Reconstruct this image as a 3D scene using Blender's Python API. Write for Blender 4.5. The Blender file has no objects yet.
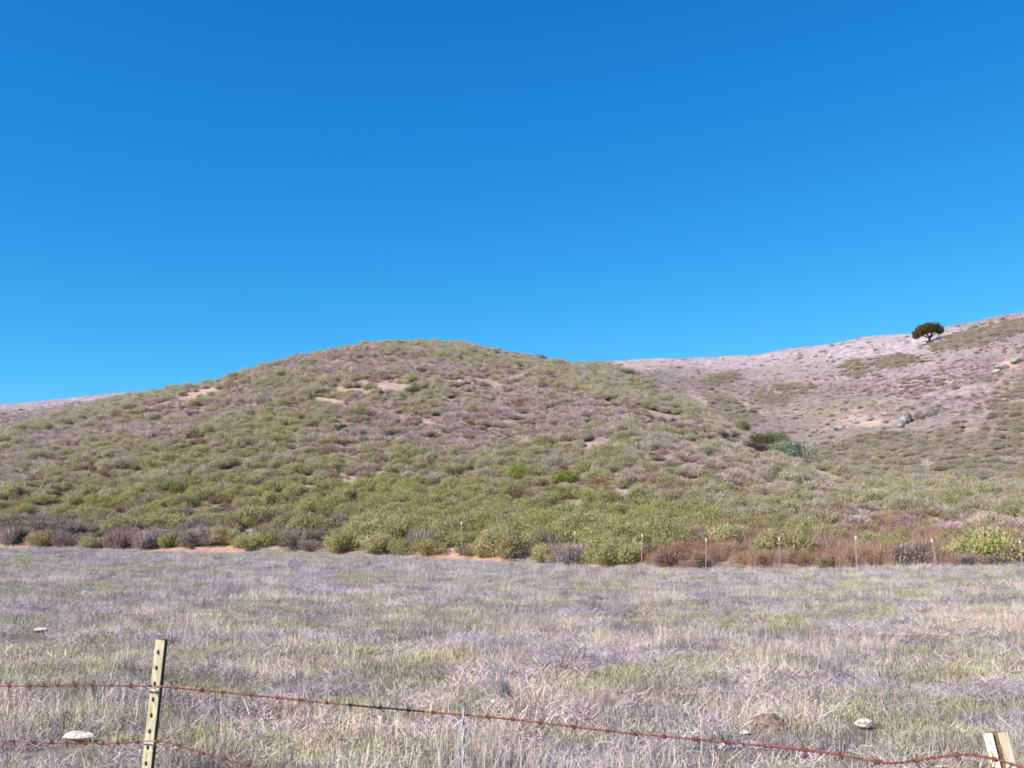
import bpy, bmesh, math, random
import numpy as np
from mathutils import Vector, Matrix

# ------------------------------------------------------------------ camera, sky, sun, exposure
SC = bpy.context.scene
COL = SC.collection
F = 1005.0
PITCH = math.atan(149 / F)
EYE = 1.65
cam_d = bpy.data.cameras.new('camera')
cam = bpy.data.objects.new('camera', cam_d)
COL.objects.link(cam)
cam.location = (0, 0, EYE)
cam.rotation_euler = (math.pi / 2 + PITCH, 0, 0)
cam_d.sensor_width = 36
cam_d.lens = 36 * F / 1024
cam_d.clip_start = 0.1
cam_d.clip_end = 8000
SC.camera = cam

SUN_EL = math.radians(40)
SUN_AZ = math.radians(-128)          # clockwise from +Y: behind and to the left of the camera
world = bpy.data.worlds.new('World')
SC.world = world
world.use_nodes = True
wn = world.node_tree
wn.nodes.clear()
sky = wn.nodes.new('ShaderNodeTexSky')
sky.sky_type = 'NISHITA'
sky.sun_disc = False
sky.sun_elevation = SUN_EL
sky.sun_rotation = SUN_AZ
sky.altitude = 1200
sky.air_density = 1.0
sky.dust_density = 0.0
sky.ozone_density = 3.0
SKY_STR = 0.14
EXPO = 1.0
# colour of the clear, deep blue sky: a contrast curve per channel on the physical sky
sepc = wn.nodes.new('ShaderNodeSeparateColor'); comb = wn.nodes.new('ShaderNodeCombineColor')
wn.links.new(sky.outputs[0], sepc.inputs[0])
def wmath(op, a, b):
    m = wn.nodes.new('ShaderNodeMath'); m.operation = op
    for s_, v_ in zip(m.inputs, (a, b)):
        if hasattr(v_, 'is_output'): wn.links.new(v_, s_)
        else: s_.default_value = v_
    return m.outputs[0]
for ch, (pre, amp, gam) in enumerate(((0.50, 2.76, 2.107), (0.98, 0.818, 1.016), (1.10, 0.939, 0.595))):
    k0 = pre * 0.11 * 2 ** 0.6
    d_ = wmath('MULTIPLY', sepc.outputs[ch], k0)
    e_ = wmath('MULTIPLY', wmath('POWER', d_, gam), amp)
    e_ = wmath('MINIMUM', e_, wmath('MULTIPLY', d_, 1.15))
    wn.links.new(wmath('MULTIPLY', e_, 1 / (SKY_STR * 2 ** EXPO)), comb.inputs[ch])
bg = wn.nodes.new('ShaderNodeBackground')
bg.inputs['Strength'].default_value = SKY_STR
wo = wn.nodes.new('ShaderNodeOutputWorld')
wn.links.new(comb.outputs[0], bg.inputs[0])
wn.links.new(bg.outputs[0], wo.inputs[0])

sun_d = bpy.data.lights.new('sun', 'SUN')
sun_d.energy = 4.2
sun_d.angle = math.radians(0.55)
sun_d.color = (1.0, 0.93, 0.86)
sun = bpy.data.objects.new('sun', sun_d)
COL.objects.link(sun)
S = Vector((math.sin(SUN_AZ) * math.cos(SUN_EL), math.cos(SUN_AZ) * math.cos(SUN_EL), math.sin(SUN_EL)))
sun.rotation_euler = S.to_track_quat('Z', 'Y').to_euler()

SC.view_settings.view_transform = 'Standard'
SC.view_settings.look = 'None'
SC.view_settings.exposure = EXPO
SC.view_settings.gamma = 1
SC.render.film_transparent = False
SC.cycles.max_bounces = 4
SC.cycles.diffuse_bounces = 2
SC.cycles.filter_width = 1.7

rng = np.random.default_rng(11)
random.seed(4)

# ------------------------------------------------------------------ helpers
def hash2(ix, iy, seed):
    h = (ix.astype(np.int64) * 374761393 + iy.astype(np.int64) * 668265263 + seed * 1442695041) & 0x7fffffff
    h = ((h ^ (h >> 13)) * 1274126177) & 0x7fffffff
    h = h ^ (h >> 16)
    return (h & 0xffffff) / float(0xffffff)

def vnoise(x, y, seed=0):
    x = np.asarray(x, float); y = np.asarray(y, float)
    ix = np.floor(x); iy = np.floor(y)
    fx = x - ix; fy = y - iy
    fx = fx * fx * (3 - 2 * fx); fy = fy * fy * (3 - 2 * fy)
    a = hash2(ix, iy, seed); b = hash2(ix + 1, iy, seed)
    c = hash2(ix, iy + 1, seed); d = hash2(ix + 1, iy + 1, seed)
    return (a * (1 - fx) + b * fx) * (1 - fy) + (c * (1 - fx) + d * fx) * fy

def fbm(x, y, seed=0, octv=4):
    s = 0; a = 0.5; t = 0
    for o in range(octv):
        s = s + a * vnoise(x * 2 ** o + 17.3 * o, y * 2 ** o - 9.1 * o, seed + o); t += a; a *= 0.5
    return s / t

def sstep(a, b, x):
    t = np.clip((x - a) / (b - a), 0, 1)
    return t * t * (3 - 2 * t)

def pix_ray(u, v):
    dx = (u - 512) / F; dy = -(v - 384) / F
    c, s = math.cos(PITCH), math.sin(PITCH)
    return dx, c - dy * s, s + dy * c

def proj(x, y, z):
    c, s = math.cos(PITCH), math.sin(PITCH)
    z = z - EYE
    fwd = y * c + z * s
    up = -y * s + z * c
    fwd = np.where(fwd < 0.05, 0.05, fwd)
    return 512 + F * x / fwd, 384 - F * up / fwd

# ------------------------------------------------------------------ terrain as a height field
AZG = np.radians(np.arange(-180, 180.001, 0.1))
def table(pts, sig=0.7):
    """pts: (u, v, value); returns (elevation tangent, value) on the azimuth grid"""
    az = []; el = []; val = []
    for u, v, w in pts:
        dx, dy, dz = pix_ray(u, v)
        az.append(math.atan2(dx, dy)); el.append(dz / math.hypot(dx, dy)); val.append(w)
    k = np.exp(-0.5 * (np.arange(-30, 31) * 0.1 / sig) ** 2); k /= k.sum()
    out = []
    for a in (el, val):
        g = np.interp(AZG, az, a)
        g = np.convolve(np.pad(g, 30, mode='edge'), k, 'valid')
        out.append(g)
    return out
BASE_E, BASE_D = table([(-300, 543, 95), (0, 547, 82), (200, 552, 76), (400, 557, 69), (560, 566, 61),
                        (680, 572, 55), (800, 571, 51), (1024, 566, 46), (1300, 562, 42)], 1.0)
CR_E, CR_D = table([(-300, 470, 122), (0, 440, 140), (30, 429, 145), (100, 411, 152), (149, 399, 156), (199, 387, 160),
                    (246, 375, 163), (299, 362, 166), (335, 354, 168), (373, 347, 169), (420, 344, 170), (466, 347, 168),
                    (516, 357, 164), (556, 364, 160), (596, 372, 155), (640, 383, 148), (690, 406, 138), (740, 438, 125),
                    (800, 466, 112), (840, 477, 106), (880, 484, 103), (1024, 488, 98), (1300, 480, 95)], 0.45)
RE_E, RE_D = table([(-300, 408, 420), (0, 405, 400), (60, 400, 390), (140, 392, 380), (250, 396, 370), (400, 396, 360),
                    (520, 376, 340), (560, 366, 320), (600, 363, 310), (650, 360, 300), (700, 359, 292), (750, 357, 285), (800, 349, 272),
                    (850, 341, 262), (915, 334, 250), (960, 326, 243), (1024, 314, 235), (1300, 270, 220)], 0.35)
_, RE_0 = table([(-300, 450, 200), (400, 450, 190), (600, 450, 175), (740, 450, 140), (880, 450, 108), (1024, 450, 100), (1300, 450, 97)], 1.0)

def height(x, y, detail=True):
    x = np.asarray(x, float); y = np.asarray(y, float)
    r = np.hypot(x, y) + 1e-6
    az = np.arctan2(x, y)
    g = lambda t: np.interp(az, AZG, t)
    b, be, d, ce, r1, re, r0 = g(BASE_D), g(BASE_E), g(CR_D), g(CR_E), g(RE_D), g(RE_E), g(RE_0)
    zb = EYE + be * b
    field = zb * np.clip(r / b, 0, 1) ** 1.6
    t = (r - b) / (d - b)
    tc = np.clip(t, 0, 1)
    s = 0.62 * np.sin(tc * math.pi / 2) + 0.38 * (1 - (1 - tc) ** 2.6)
    ef = be + (ce - be) * s - np.where(r > d, 0.30 * ((r - d) / 60) ** 2, 0)
    front = np.where(t > 0, EYE + r * ef, field)
    tr = (r - r0) / (r1 - r0)
    e0 = ce - 0.012
    sr = np.where(tr < 0, 1.6 * tr * 2.0, 1 - (1 - np.clip(tr, 0, 1)) ** 1.6)
    er = e0 + (re - e0) * sr
    er = np.where(tr < 0, e0 + np.minimum(tr * 0.9, 0), er)
    er = er - np.where(r > r1, 0.12 * ((r - r1) / 100) ** 2, 0)
    rear = np.where(t > 0.3, EYE + r * er, -50)
    k = 1.6
    h = np.clip(0.5 + 0.5 * (rear - front) / k, 0, 1)
    z = front * (1 - h) + rear * h + k * h * (1 - h) * (t > 0.3)
    z = np.maximum(z, np.where(t > 0.3, -3.0, -50))
    w = 1 - sstep(math.radians(50), math.radians(95), np.abs(az))
    z = z * w
    if detail:
        on = sstep(-0.02, 0.12, t)
        far = sstep(0, 1, (r - d) / 30)
        z = z + w * on * ((fbm(x / 9, y / 9, 3) - .5) * (1.0 + 0.5 * far) + (fbm(x / 28, y / 28, 5, 3) - .5) * 2.2 * sstep(0, .4, t) * (1 - sstep(.75, 1, t) * .7))
        z = z + (1 - on) * ((fbm(x / 2.6, y / 2.6, 8) - .5) * 0.17 + (fbm(x / .75, y / .75, 18, 2) - .5) * .10) * sstep(2, 8, r)
    return z

def t_of(x, y):
    r = np.hypot(x, y); az = np.arctan2(x, y)
    b = np.interp(az, AZG, BASE_D); d = np.interp(az, AZG, CR_D)
    return (r - b) / (d - b)

def ground_at(u, v, rmin=3.0, rmax=600):
    """where the sight line of a photo point meets the ground"""
    dx, dy, dz = pix_ray(u, v)
    h = math.hypot(dx, dy)
    r = np.geomspace(rmin, rmax, 6000)
    x = r * dx / h; y = r * dy / h
    hit = (EYE + r * dz / h) <= height(x, y)
    if not hit.any():
        e = height(x, y) - (EYE + r * dz / h)
        i = int(np.argmax(np.where(r > 60, e / r, -9)))
    else:
        i = int(np.argmax(hit))
    return float(x[i]), float(y[i]), float(height(x[i], y[i]))

# ------------------------------------------------------------------ colour zones (what grows where)
def blob(u, v, cu, cv, ru, rv, ang=0.0):
    a = math.radians(ang); du = u - cu; dv = v - cv
    p = du * math.cos(a) + dv * math.sin(a); q = -du * math.sin(a) + dv * math.cos(a)
    return np.exp(-((p / ru) ** 2 + (q / rv) ** 2))

DIRT = [(205, 391, 42, 8, -20), (345, 390, 34, 7, 0), (395, 388, 75, 5, 3), (330, 402, 20, 4, 10), (490, 384, 22, 5, 10), (640, 384, 18, 5, 20),
        (660, 415, 40, 4, 12), (820, 474, 22, 4, 18), (305, 431, 14, 4, 0), (345, 426, 14, 4, 0), (960, 489, 34, 5, 0),
        (560, 465, 30, 4, 10), (590, 450, 14, 8, 0), (420, 425, 12, 4, 0), (700, 400, 18, 6, 30), (430, 550, 130, 3, 2), (70, 545, 40, 2, 2),
        (270, 548, 60, 2.2, 2), (1010, 362, 14, 8, -20), (640, 368, 12, 4, 10), (860, 421, 30, 7, 0), (745, 405, 16, 4, 30)]
GREEN = [(90, 412, 90, 7, -17), (210, 480, 170, 34, 0), (110, 500, 120, 30, 0), (240, 440, 60, 22, -10), (330, 505, 120, 26, 3), (520, 470, 50, 14, 3),
         (600, 462, 60, 16, 8), (430, 470, 40, 16, 0), (470, 510, 140, 28, 3), (720, 500, 140, 22, 6), (880, 470, 70, 14, -6), (860, 455, 50, 8, -3),
         (950, 445, 50, 9, -8), (1015, 425, 20, 30, 0), (930, 505, 120, 12, 2), (905, 543, 30, 8, 0), (615, 545, 60, 16, 3), (719, 381, 22, 6, -12), (855, 369, 14, 8, 0),
         (892, 362, 26, 6, -5), (985, 336, 50, 9, -14), (772, 397, 20, 6, 0), (794, 389, 18, 6, 0), (687, 411, 14, 10, 20), (734, 411, 26, 10, 20),
         (620, 376, 40, 7, 15), (600, 390, 60, 10, 15), (640, 400, 50, 10, 20), (230, 375, 60, 5, -16), (420, 346, 70, 5, 0), (320, 385, 40, 8, 0),
         (415, 395, 20, 8, 0), (470, 360, 40, 6, 5), (560, 372, 50, 8, 14), (820, 458, 24, 10, 0), (900, 475, 130, 22, -4), (985, 462, 60, 26, 0), (905, 442, 80, 10, -6), (150, 465, 150, 22, -6), (60, 500, 90, 24, 0), (380, 490, 100, 22, 0), (560, 505, 90, 22, 5), (690, 515, 120, 12, 6), (670, 440, 50, 12, 10), (300, 425, 60, 12, -5)]
GREY = [(530, 405, 90, 26, 8), (330, 425, 80, 20, 0), (450, 425, 70, 20, 5), (400, 365, 80, 10, 0), (640, 425, 40, 14, 20), (60, 440, 80, 14, 0),
        (30, 470, 60, 20, 0), (70, 530, 80, 14, 3), (140, 520, 30, 14, 0), (180, 428, 60, 14, -8), (720, 470, 50, 16, 20), (480, 535, 40, 12, 0), (340, 530, 50, 14, 0),
        (560, 425, 50, 18, 6), (690, 465, 40, 20, 20)]
RUST = [(800, 548, 150, 16, 1), (700, 548, 60, 12, 2), (980, 548, 80, 10, 0), (800, 510, 90, 14, 5), (760, 500, 50, 14, 8), (620, 540, 40, 10, 0), (590, 455, 30, 10, 0),
        (560, 520, 60, 10, 5), (660, 490, 60, 12, 5), (250, 455, 60, 10, -5), (80, 475, 50, 10, 0), (900, 545, 80, 10, 0), (930, 385, 50, 14, 0), (985, 400, 30, 14, 0),
        (500, 450, 40, 8, 5), (420, 480, 30, 8, 0)]
TRACK = [(814, 473, 20, 3.6, 20), (842, 481, 18, 2.6, 14)]
def zone(lst, u, v):
    s = np.zeros_like(np.asarray(u, float))
    for a in lst:
        s = np.maximum(s, blob(u, v, *a))
    return s

C_DIRT = np.array([0.38, 0.285, 0.225])
C_SOIL = np.array([0.235, 0.185, 0.160])
C_STRAW = np.array([0.275, 0.222, 0.222])
C_GREEN = np.array([0.375, 0.372, 0.146])
C_OLIVE = np.array([0.455, 0.415, 0.215])
C_GREY = np.array([0.520, 0.435, 0.420])
C_RUST = np.array([0.335, 0.205, 0.155])
C_MAUVE = np.array([0.440, 0.352, 0.338])

# ------------------------------------------------------------------ node material helpers
def new_mat(name):
    m = bpy.data.materials.new(name); m.use_nodes = True
    nt = m.node_tree; nt.nodes.clear()
    out = nt.nodes.new('ShaderNodeOutputMaterial')
    p = nt.nodes.new('ShaderNodeBsdfPrincipled')
    p.inputs['Roughness'].default_value = 0.85
    p.inputs['Specular IOR Level'].default_value = 0.2
    nt.links.new(p.outputs[0], out.inputs[0])
    return m, nt, p, out

def noise_node(nt, scale, detail=6, rough=0.6, vec=None):
    n = nt.nodes.new('ShaderNodeTexNoise'); n.inputs['Scale'].default_value = scale
    n.inputs['Detail'].default_value = detail; n.inputs['Roughness'].default_value = rough
    if vec is not None: nt.links.new(vec, n.inputs['Vector'])
    return n

def ramp(nt, fac, stops):
    r = nt.nodes.new('ShaderNodeValToRGB'); nt.links.new(fac, r.inputs[0])
    el = r.color_ramp.elements
    while len(el) < len(stops): el.new(0.5)
    for e, (p, c) in zip(el, stops):
        e.position = p; e.color = (*c, 1) if len(c) == 3 else c
    return r

def mix_rgb(nt, mode, fac, a, b):
    m = nt.nodes.new('ShaderNodeMix'); m.data_type = 'RGBA'; m.blend_type = mode
    def put(sock, v):
        if hasattr(v, 'is_output'): nt.links.new(v, sock)
        elif isinstance(v, (int, float)): sock.default_value = v
        else: sock.default_value = (*v, 1)
    put(m.inputs[0], fac); put(m.inputs[6], a); put(m.inputs[7], b)
    return m.outputs[2]

def terrain_mat(name, scales, contrast):
    m, nt, p, out = new_mat(name)
    at = nt.nodes.new('ShaderNodeAttribute'); at.attribute_name = 'zone_colour'
    geo = nt.nodes.new('ShaderNodeNewGeometry')
    n1 = noise_node(nt, scales[0], 8, 0.7, geo.outputs['Position'])
    n2 = noise_node(nt, scales[1], 5, 0.65, geo.outputs['Position'])
    lo, hi = 1 - contrast, 1 + contrast
    r1 = ramp(nt, n1.outputs[0], [(0.3, (lo, lo, lo * 1.03)), (0.5, (1, 1, 1)), (0.72, (hi, hi * .98, hi * .95))])
    r2 = ramp(nt, n2.outputs[0], [(0.35, (0.86, 0.9, 0.86)), (0.65, (1.14, 1.06, 1.06))])
    c = mix_rgb(nt, 'MULTIPLY', 1.0, at.outputs['Color'], r1.outputs[0])
    c = mix_rgb(nt, 'MULTIPLY', 1.0, c, r2.outputs[0])
    nt.links.new(c, p.inputs['Base Color'])
    bmp = nt.nodes.new('ShaderNodeBump'); bmp.inputs['Strength'].default_value = 0.7; bmp.inputs['Distance'].default_value = 0.15
    nt.links.new(n1.outputs[0], bmp.inputs['Height']); nt.links.new(bmp.outputs[0], p.inputs['Normal'])
    return m

def plant_mat(name, transl=0.25):
    """base colour = the plant's own tint (instance attribute / object property) x the leaf's own variation"""
    m, nt, p, out = new_mat(name)
    at = nt.nodes.new('ShaderNodeAttribute'); at.attribute_type = 'INSTANCER'; at.attribute_name = 'tint'
    lv = nt.nodes.new('ShaderNodeAttribute'); lv.attribute_name = 'leaf'
    c = mix_rgb(nt, 'MULTIPLY', 1.0, at.outputs['Color'], lv.outputs['Color'])
    nt.links.new(c, p.inputs['Base Color'])
    p.inputs['Specular IOR Level'].default_value = 0.12
    if transl:
        t = nt.nodes.new('ShaderNodeBsdfTranslucent'); nt.links.new(c, t.inputs[0])
        mx = nt.nodes.new('ShaderNodeMixShader'); mx.inputs[0].default_value = transl
        nt.links.new(p.outputs[0], mx.inputs[1]); nt.links.new(t.outputs[0], mx.inputs[2]); nt.links.new(mx.outputs[0], out.inputs[0])
    return m

def spotty_mat(name, stops, scale, rough=0.85, bump=0.3, detail=8, spec=0.2):
    m, nt, p, out = new_mat(name)
    tc = nt.nodes.new('ShaderNodeTexCoord')
    n = noise_node(nt, scale, detail, 0.65, tc.outputs['Object'])
    r = ramp(nt, n.outputs[0], stops)
    nt.links.new(r.outputs[0], p.inputs['Base Color'])
    p.inputs['Roughness'].default_value = rough; p.inputs['Specular IOR Level'].default_value = spec
    b = nt.nodes.new('ShaderNodeBump'); b.inputs['Strength'].default_value = bump; b.inputs['Distance'].default_value = 0.02
    nt.links.new(n.outputs[0], b.inputs['Height']); nt.links.new(b.outputs[0], p.inputs['Normal'])
    return m

M_FIELD = terrain_mat('meadow_soil', (5.0, 0.6), 0.34)
M_HILL = terrain_mat('hill_soil', (1.8, 0.25), 0.34)
M_FAR = terrain_mat('far_hill_grass', (0.9, 0.08), 0.22)
M_LEAF = plant_mat('shrub_leaf', 0.5)
M_TWIG = plant_mat('shrub_twig', 0.2)
M_BLADE = plant_mat('grass_blade', 0.25)

# ------------------------------------------------------------------ mesh building
def np_mesh(name, V, tris=None, quads=None, mats=(), mat_idx=None, attrs=None, smooth=False):
    me = bpy.data.meshes.new(name)
    V = np.asarray(V, np.float32)
    nt_ = 0 if tris is None else len(tris); nq = 0 if quads is None else len(quads)
    me.vertices.add(len(V)); me.vertices.foreach_set('co', V.ravel())
    loops = []
    if nt_: loops.append(np.asarray(tris, np.int32).ravel())
    if nq: loops.append(np.asarray(quads, np.int32).ravel())
    if loops:
        L = np.concatenate(loops)
        me.loops.add(len(L)); me.loops.foreach_set('vertex_index', L)
        tot = np.concatenate([np.full(nt_, 3), np.full(nq, 4)]).astype(np.int32)
        st = np.concatenate([[0], np.cumsum(tot)[:-1]]).astype(np.int32)
        me.polygons.add(nt_ + nq); me.polygons.foreach_set('loop_start', st)
        if mat_idx is not None: me.polygons.foreach_set('material_index', np.asarray(mat_idx, np.int32))
        me.polygons.foreach_set('use_smooth', np.full(nt_ + nq, smooth))
    for m in mats: me.materials.append(m)
    for k, (typ, arr) in (attrs or {}).items():
        a = me.attributes.new(k, typ, 'POINT')
        if typ == 'INT': a.data.foreach_set('value', np.asarray(arr, np.int32))
        elif typ == 'FLOAT_VECTOR': a.data.foreach_set('vector', np.asarray(arr, np.float32).ravel())
        elif typ == 'FLOAT_COLOR': a.data.foreach_set('color', np.concatenate([arr, np.ones((len(arr), 1))], 1).astype(np.float32).ravel())
    me.update(calc_edges=True)
    return me

def link(name, me, parent=None, **props):
    o = bpy.data.objects.new(name, me)
    COL.objects.link(o)
    if parent: o.parent = parent
    for k, v in props.items(): o[k] = v
    return o

# ------------------------------------------------------------------ ground, hill and far hills
def bank(x, y, t):
    """narrow strip of bare orange-brown soil where the meadow ends"""
    return sstep(-.055, -.04, t) * (1 - sstep(.02, .035, t)) * sstep(.30, .44, fbm(x / 8, y / 8, 77)) * (1 - sstep(4, 10, x)) * (np.abs(x) < 60)

def build_terrain():
    az = np.radians(np.concatenate([np.arange(-180, -36, 4.0), np.arange(-36, 36, 0.16), np.arange(36, 180, 4.0)]))
    rr = np.concatenate([[0.4], np.arange(1, 30, 0.5), np.arange(30, 180, 0.6), np.arange(180, 440, 1.4), np.geomspace(440, 4000, 30)])
    A, R = np.meshgrid(az, rr)
    X = R * np.sin(A); Y = R * np.cos(A); Z = height(X, Y)
    na, nr = len(az), len(rr)
    V = np.stack([X, Y, Z], -1).reshape(-1, 3)
    T = t_of(X, Y)
    u, v = proj(X, Y, Z)
    # own colours of the ground
    n1 = fbm(X / 3, Y / 3, 21); n2 = fbm(X / 14, Y / 14, 31); n3 = fbm(X / 0.9, Y / 0.9, 41, 3)
    col = np.ones(X.shape + (3,)) * C_SOIL
    r = np.hypot(X, Y)
    def lay(c, w):
        nonlocal col
        w = np.clip(w, 0, 1)[..., None]; col = col * (1 - w) + c * w
    d = np.interp(A, AZG, CR_D)
    far = sstep(2, 14, r - d)
    on = sstep(-0.02, 0.03, T)
    lay(C_STRAW, far * (0.75 + 0.5 * (n2 - .5)) * (.40 + .6 * sstep(40, 120, r - d + 50 * (n2 - .5))))
    lay(C_OLIVE * .62, far * sstep(.48, .66, fbm(X / 11, Y / 18, 151)) * .55)
    rg = np.interp(A, AZG, RE_D)
    lay(np.array([0.47, 0.395, 0.42]), far * sstep(.76, .93, (r + 50 * (n2 - .5)) / rg) * (1 - .6 * sstep(930, 990, u)) * .9)
    lay(C_RUST * .8, far * sstep(.5, .75, n1) * 0.30)
    lay(C_STRAW * .72, far * sstep(.5, .7, fbm(X / 1.7, Y / 3.2, 141, 3)) * .6)
    inside = (u > -200) & (u < 1250) & (Y > 2)
    lay(C_MAUVE, inside * zone(RUST, u, v) * on * (.4 + .6 * n1))
    lay(C_OLIVE * .72, inside * zone(GREEN, u, v) * on * sstep(.35, .6, n1) * .6)
    lay(C_DIRT, inside * np.clip(zone(DIRT, u, v) * (.3 + 1.3 * n3), 0, 1) * on)
    lay(np.array([.50, .40, .335]), inside * np.clip(1.5 * zone(TRACK, u, v), 0, 1) * on)
    # meadow
    fieldc = np.array([0.245, 0.200, 0.175])
    lay(fieldc, 1 - on)
    lay(np.array([0.180, 0.175, 0.080]), (1 - on) * sstep(.46, .62, n2 * .5 + n1 * .5) * .8)
    lay(np.array([0.12, 0.085, 0.07]), (1 - on) * sstep(.56, .72, n3) * .5)
    lay(np.array([.40, .255, .18]), bank(X, Y, T))
    lay(C_DIRT, 0 * blob(T, 0, 0.02, 0, 0.03, 1) * (X < 6) * sstep(.4, .6, fbm(X / 6, Y / 6, 77)) * .9)
    colf = col.reshape(-1, 3)
    ii = np.arange((nr - 1) * na)
    j = ii % na; i = ii // na; j2 = (j + 1) % na
    Q = np.stack([i * na + j, (i + 1) * na + j, (i + 1) * na + j2, i * na + j2], 1)
    Q = Q[:, ::-1]
    tq = T.reshape(-1)[Q].mean(1); rq = (r - d).reshape(-1)[Q].mean(1); azq = np.abs(A.reshape(-1)[Q].mean(1))
    wide = azq > math.radians(100)
    cls = np.where((tq < 0) | wide, 0, np.where(rq < 12, 1, 2))
    for k, (nm, mat) in enumerate((('meadow_ground', M_FIELD), ('hill', M_HILL), ('far_hills', M_FAR))):
        q = Q[cls == k]
        ids, inv = np.unique(q, return_inverse=True)
        tris = None
        Vk = V[ids]; ck = colf[ids]; q = inv.reshape(-1, 4)
        if k == 0:                                  # close the little disc under the camera
            c0 = len(Vk); ring = [int(np.where(ids == a)[0][0]) for a in range(na)]
            Vk = np.vstack([Vk, [[0, 0, 0]]]); ck = np.vstack([ck, [fieldc]])
            tris = np.array([[ring[a], c0, ring[(a + 1) % na]] for a in range(na)])
        me = np_mesh(nm, Vk, tris, q, [mat], None, {'zone_colour': ('FLOAT_COLOR', ck)}, True)
        link(nm, me, kind='structure')
build_terrain()

# ------------------------------------------------------------------ plants: prototype meshes (unit radius)
class Proto:
    def __init__(s, V, T, mi, leaf): s.V, s.T, s.mi, s.leaf = V, T, mi, leaf

def unit(v): return v / (np.linalg.norm(v, axis=-1, keepdims=True) + 1e-9)

def leaf_quads(P, N, size, g, aspect=0.42):
    """leaf shaped two-triangle faces at P with rough normal N"""
    n = len(P)
    N = unit(N); up = g.normal(size=(n, 3)) * .55 + [0, 0, 1.0]; a = unit(up - N * (up * N).sum(1, keepdims=True)); b = np.cross(N, a)
    s = (size * g.uniform(.6, 1.4, n))[:, None]
    V = np.stack([P - a * s, P - b * s * aspect, P + a * s, P + b * s * aspect], 1).reshape(-1, 3)
    i = np.arange(n)[:, None] * 4
    T = np.concatenate([i + [0, 1, 2], i + [0, 2, 3]], 0)
    return V, T

def strips(A, B, w0, w1, g, bend=0.0):
    """thin tapered strips A->B (three levels), randomly turned"""
    n = len(A)
    D = B - A
    side = unit(np.cross(D, g.normal(size=(n, 3))))
    Mid = (A + B) / 2 + g.normal(size=(n, 3)) * bend * np.linalg.norm(D, axis=1, keepdims=True)
    w0 = np.broadcast_to(np.asarray(w0, float), (n,))[:, None]; w1 = np.broadcast_to(np.asarray(w1, float), (n,))[:, None]
    wm = (w0 + w1) / 2
    V = np.stack([A - side * w0, A + side * w0, Mid - side * wm, Mid + side * wm, B - side * w1, B + side * w1], 1).reshape(-1, 3)
    i = np.arange(n)[:, None] * 6
    T = np.concatenate([i + [0, 1, 3], i + [0, 3, 2], i + [2, 3, 5], i + [2, 5, 4]], 0)
    return V, T

def shrub(seed, n_leaf, n_twig, leaf=0.075, tall=0.85, lobes=7, spread=0.62, twig_out=1.22):
    g = np.random.default_rng(seed)
    lob = []
    for k in range(lobes):
        a = g.uniform(0, 2 * math.pi); rr = spread * math.sqrt(g.uniform(0, 1))
        rad = g.uniform(.20, .46)
        lob.append((rr * math.cos(a), rr * math.sin(a), max(rad * .55, (tall - rad) * (1 - 0.7 * (rr / .8) ** 2) * g.uniform(.75, 1.05)), rad))
    lob = np.array(lob)
    pick = g.choice(lobes, n_leaf, p=lob[:, 3] ** 2 / (lob[:, 3] ** 2).sum())
    d = unit(g.normal(size=(n_leaf, 3)))
    rad = lob[pick, 3] * (0.45 + 0.68 * g.uniform(0, 1, n_leaf) ** .8) * (0.72 + .6 * vnoise(d[:, 0] * 3 + pick * 9, d[:, 2] * 3 + d[:, 1] * 2, seed))
    P = lob[pick, :3] + d * rad[:, None]
    keep = P[:, 2] > 0.02
    P = P[keep]; d = d[keep]; pick = pick[keep]
    V, T = leaf_quads(P, d * .7 + g.normal(size=P.shape) * .6 + [0, 0, .35], leaf, g)
    lf = np.repeat(np.clip(g.normal(1, .16, (len(P), 1)), .5, 1.5) * (0.85 + .3 * g.uniform(0, 1, lobes)[pick][:, None]) * g.normal(1, .06, (len(P), 3)), 4, 0)
    mi = np.zeros(len(T), int)
    # twigs
    pk = g.choice(lobes, n_twig); dd = unit(g.normal(size=(n_twig, 3)) + [0, 0, .8])
    B = lob[pk, :3] + dd * lob[pk, 3:4] * g.uniform(.7, twig_out, (n_twig, 1))
    B[:, 2] = np.maximum(B[:, 2], .05)
    A = B * [.25, .25, .0] + g.normal(size=B.shape) * .04; A[:, 2] = -.05
    st = g.uniform(0, .75, (n_twig, 1)); A = A * (1 - st) + B * st
    V2, T2 = strips(A, B, .014, .006, g, .06)
    lf2 = np.repeat(np.clip(g.normal(1, .18, (n_twig, 1)), .5, 1.5) * np.array([[1.05, .95, .95]]), 6, 0)
    T2 = T2 + len(V)
    return Proto(np.vstack([V, V2]), np.vstack([T, T2]), np.concatenate([mi, np.ones(len(T2), int)]), np.vstack([lf, lf2]))

SHRUBS = [shrub(100 + i, 4000, 420, leaf=.038, tall=[.8, .95, .7, .88][i % 4], lobes=[9, 11, 10, 8][i % 4], spread=.75) for i in range(6)]          # leafy
SHRUBS += [shrub(200 + i, 900, 800, leaf=.042, tall=[.9, .75, .85][i % 3], lobes=[9, 8, 10][i % 3], spread=.72, twig_out=1.4) for i in range(4)]      # twiggy
SHRUBS += [shrub(300 + i, 420, 480, leaf=.042, tall=.55, lobes=6, spread=.7, twig_out=1.35) for i in range(3)]                            # low dry brush
LEAFY, TWIGGY, LOW = list(range(6)), list(range(6, 10)), list(range(10, 13))

def proto_mesh(name, p, mats):
    return np_mesh(name, p.V, p.T, None, mats, p.mi, {'leaf': ('FLOAT_COLOR', p.leaf)})

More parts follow.
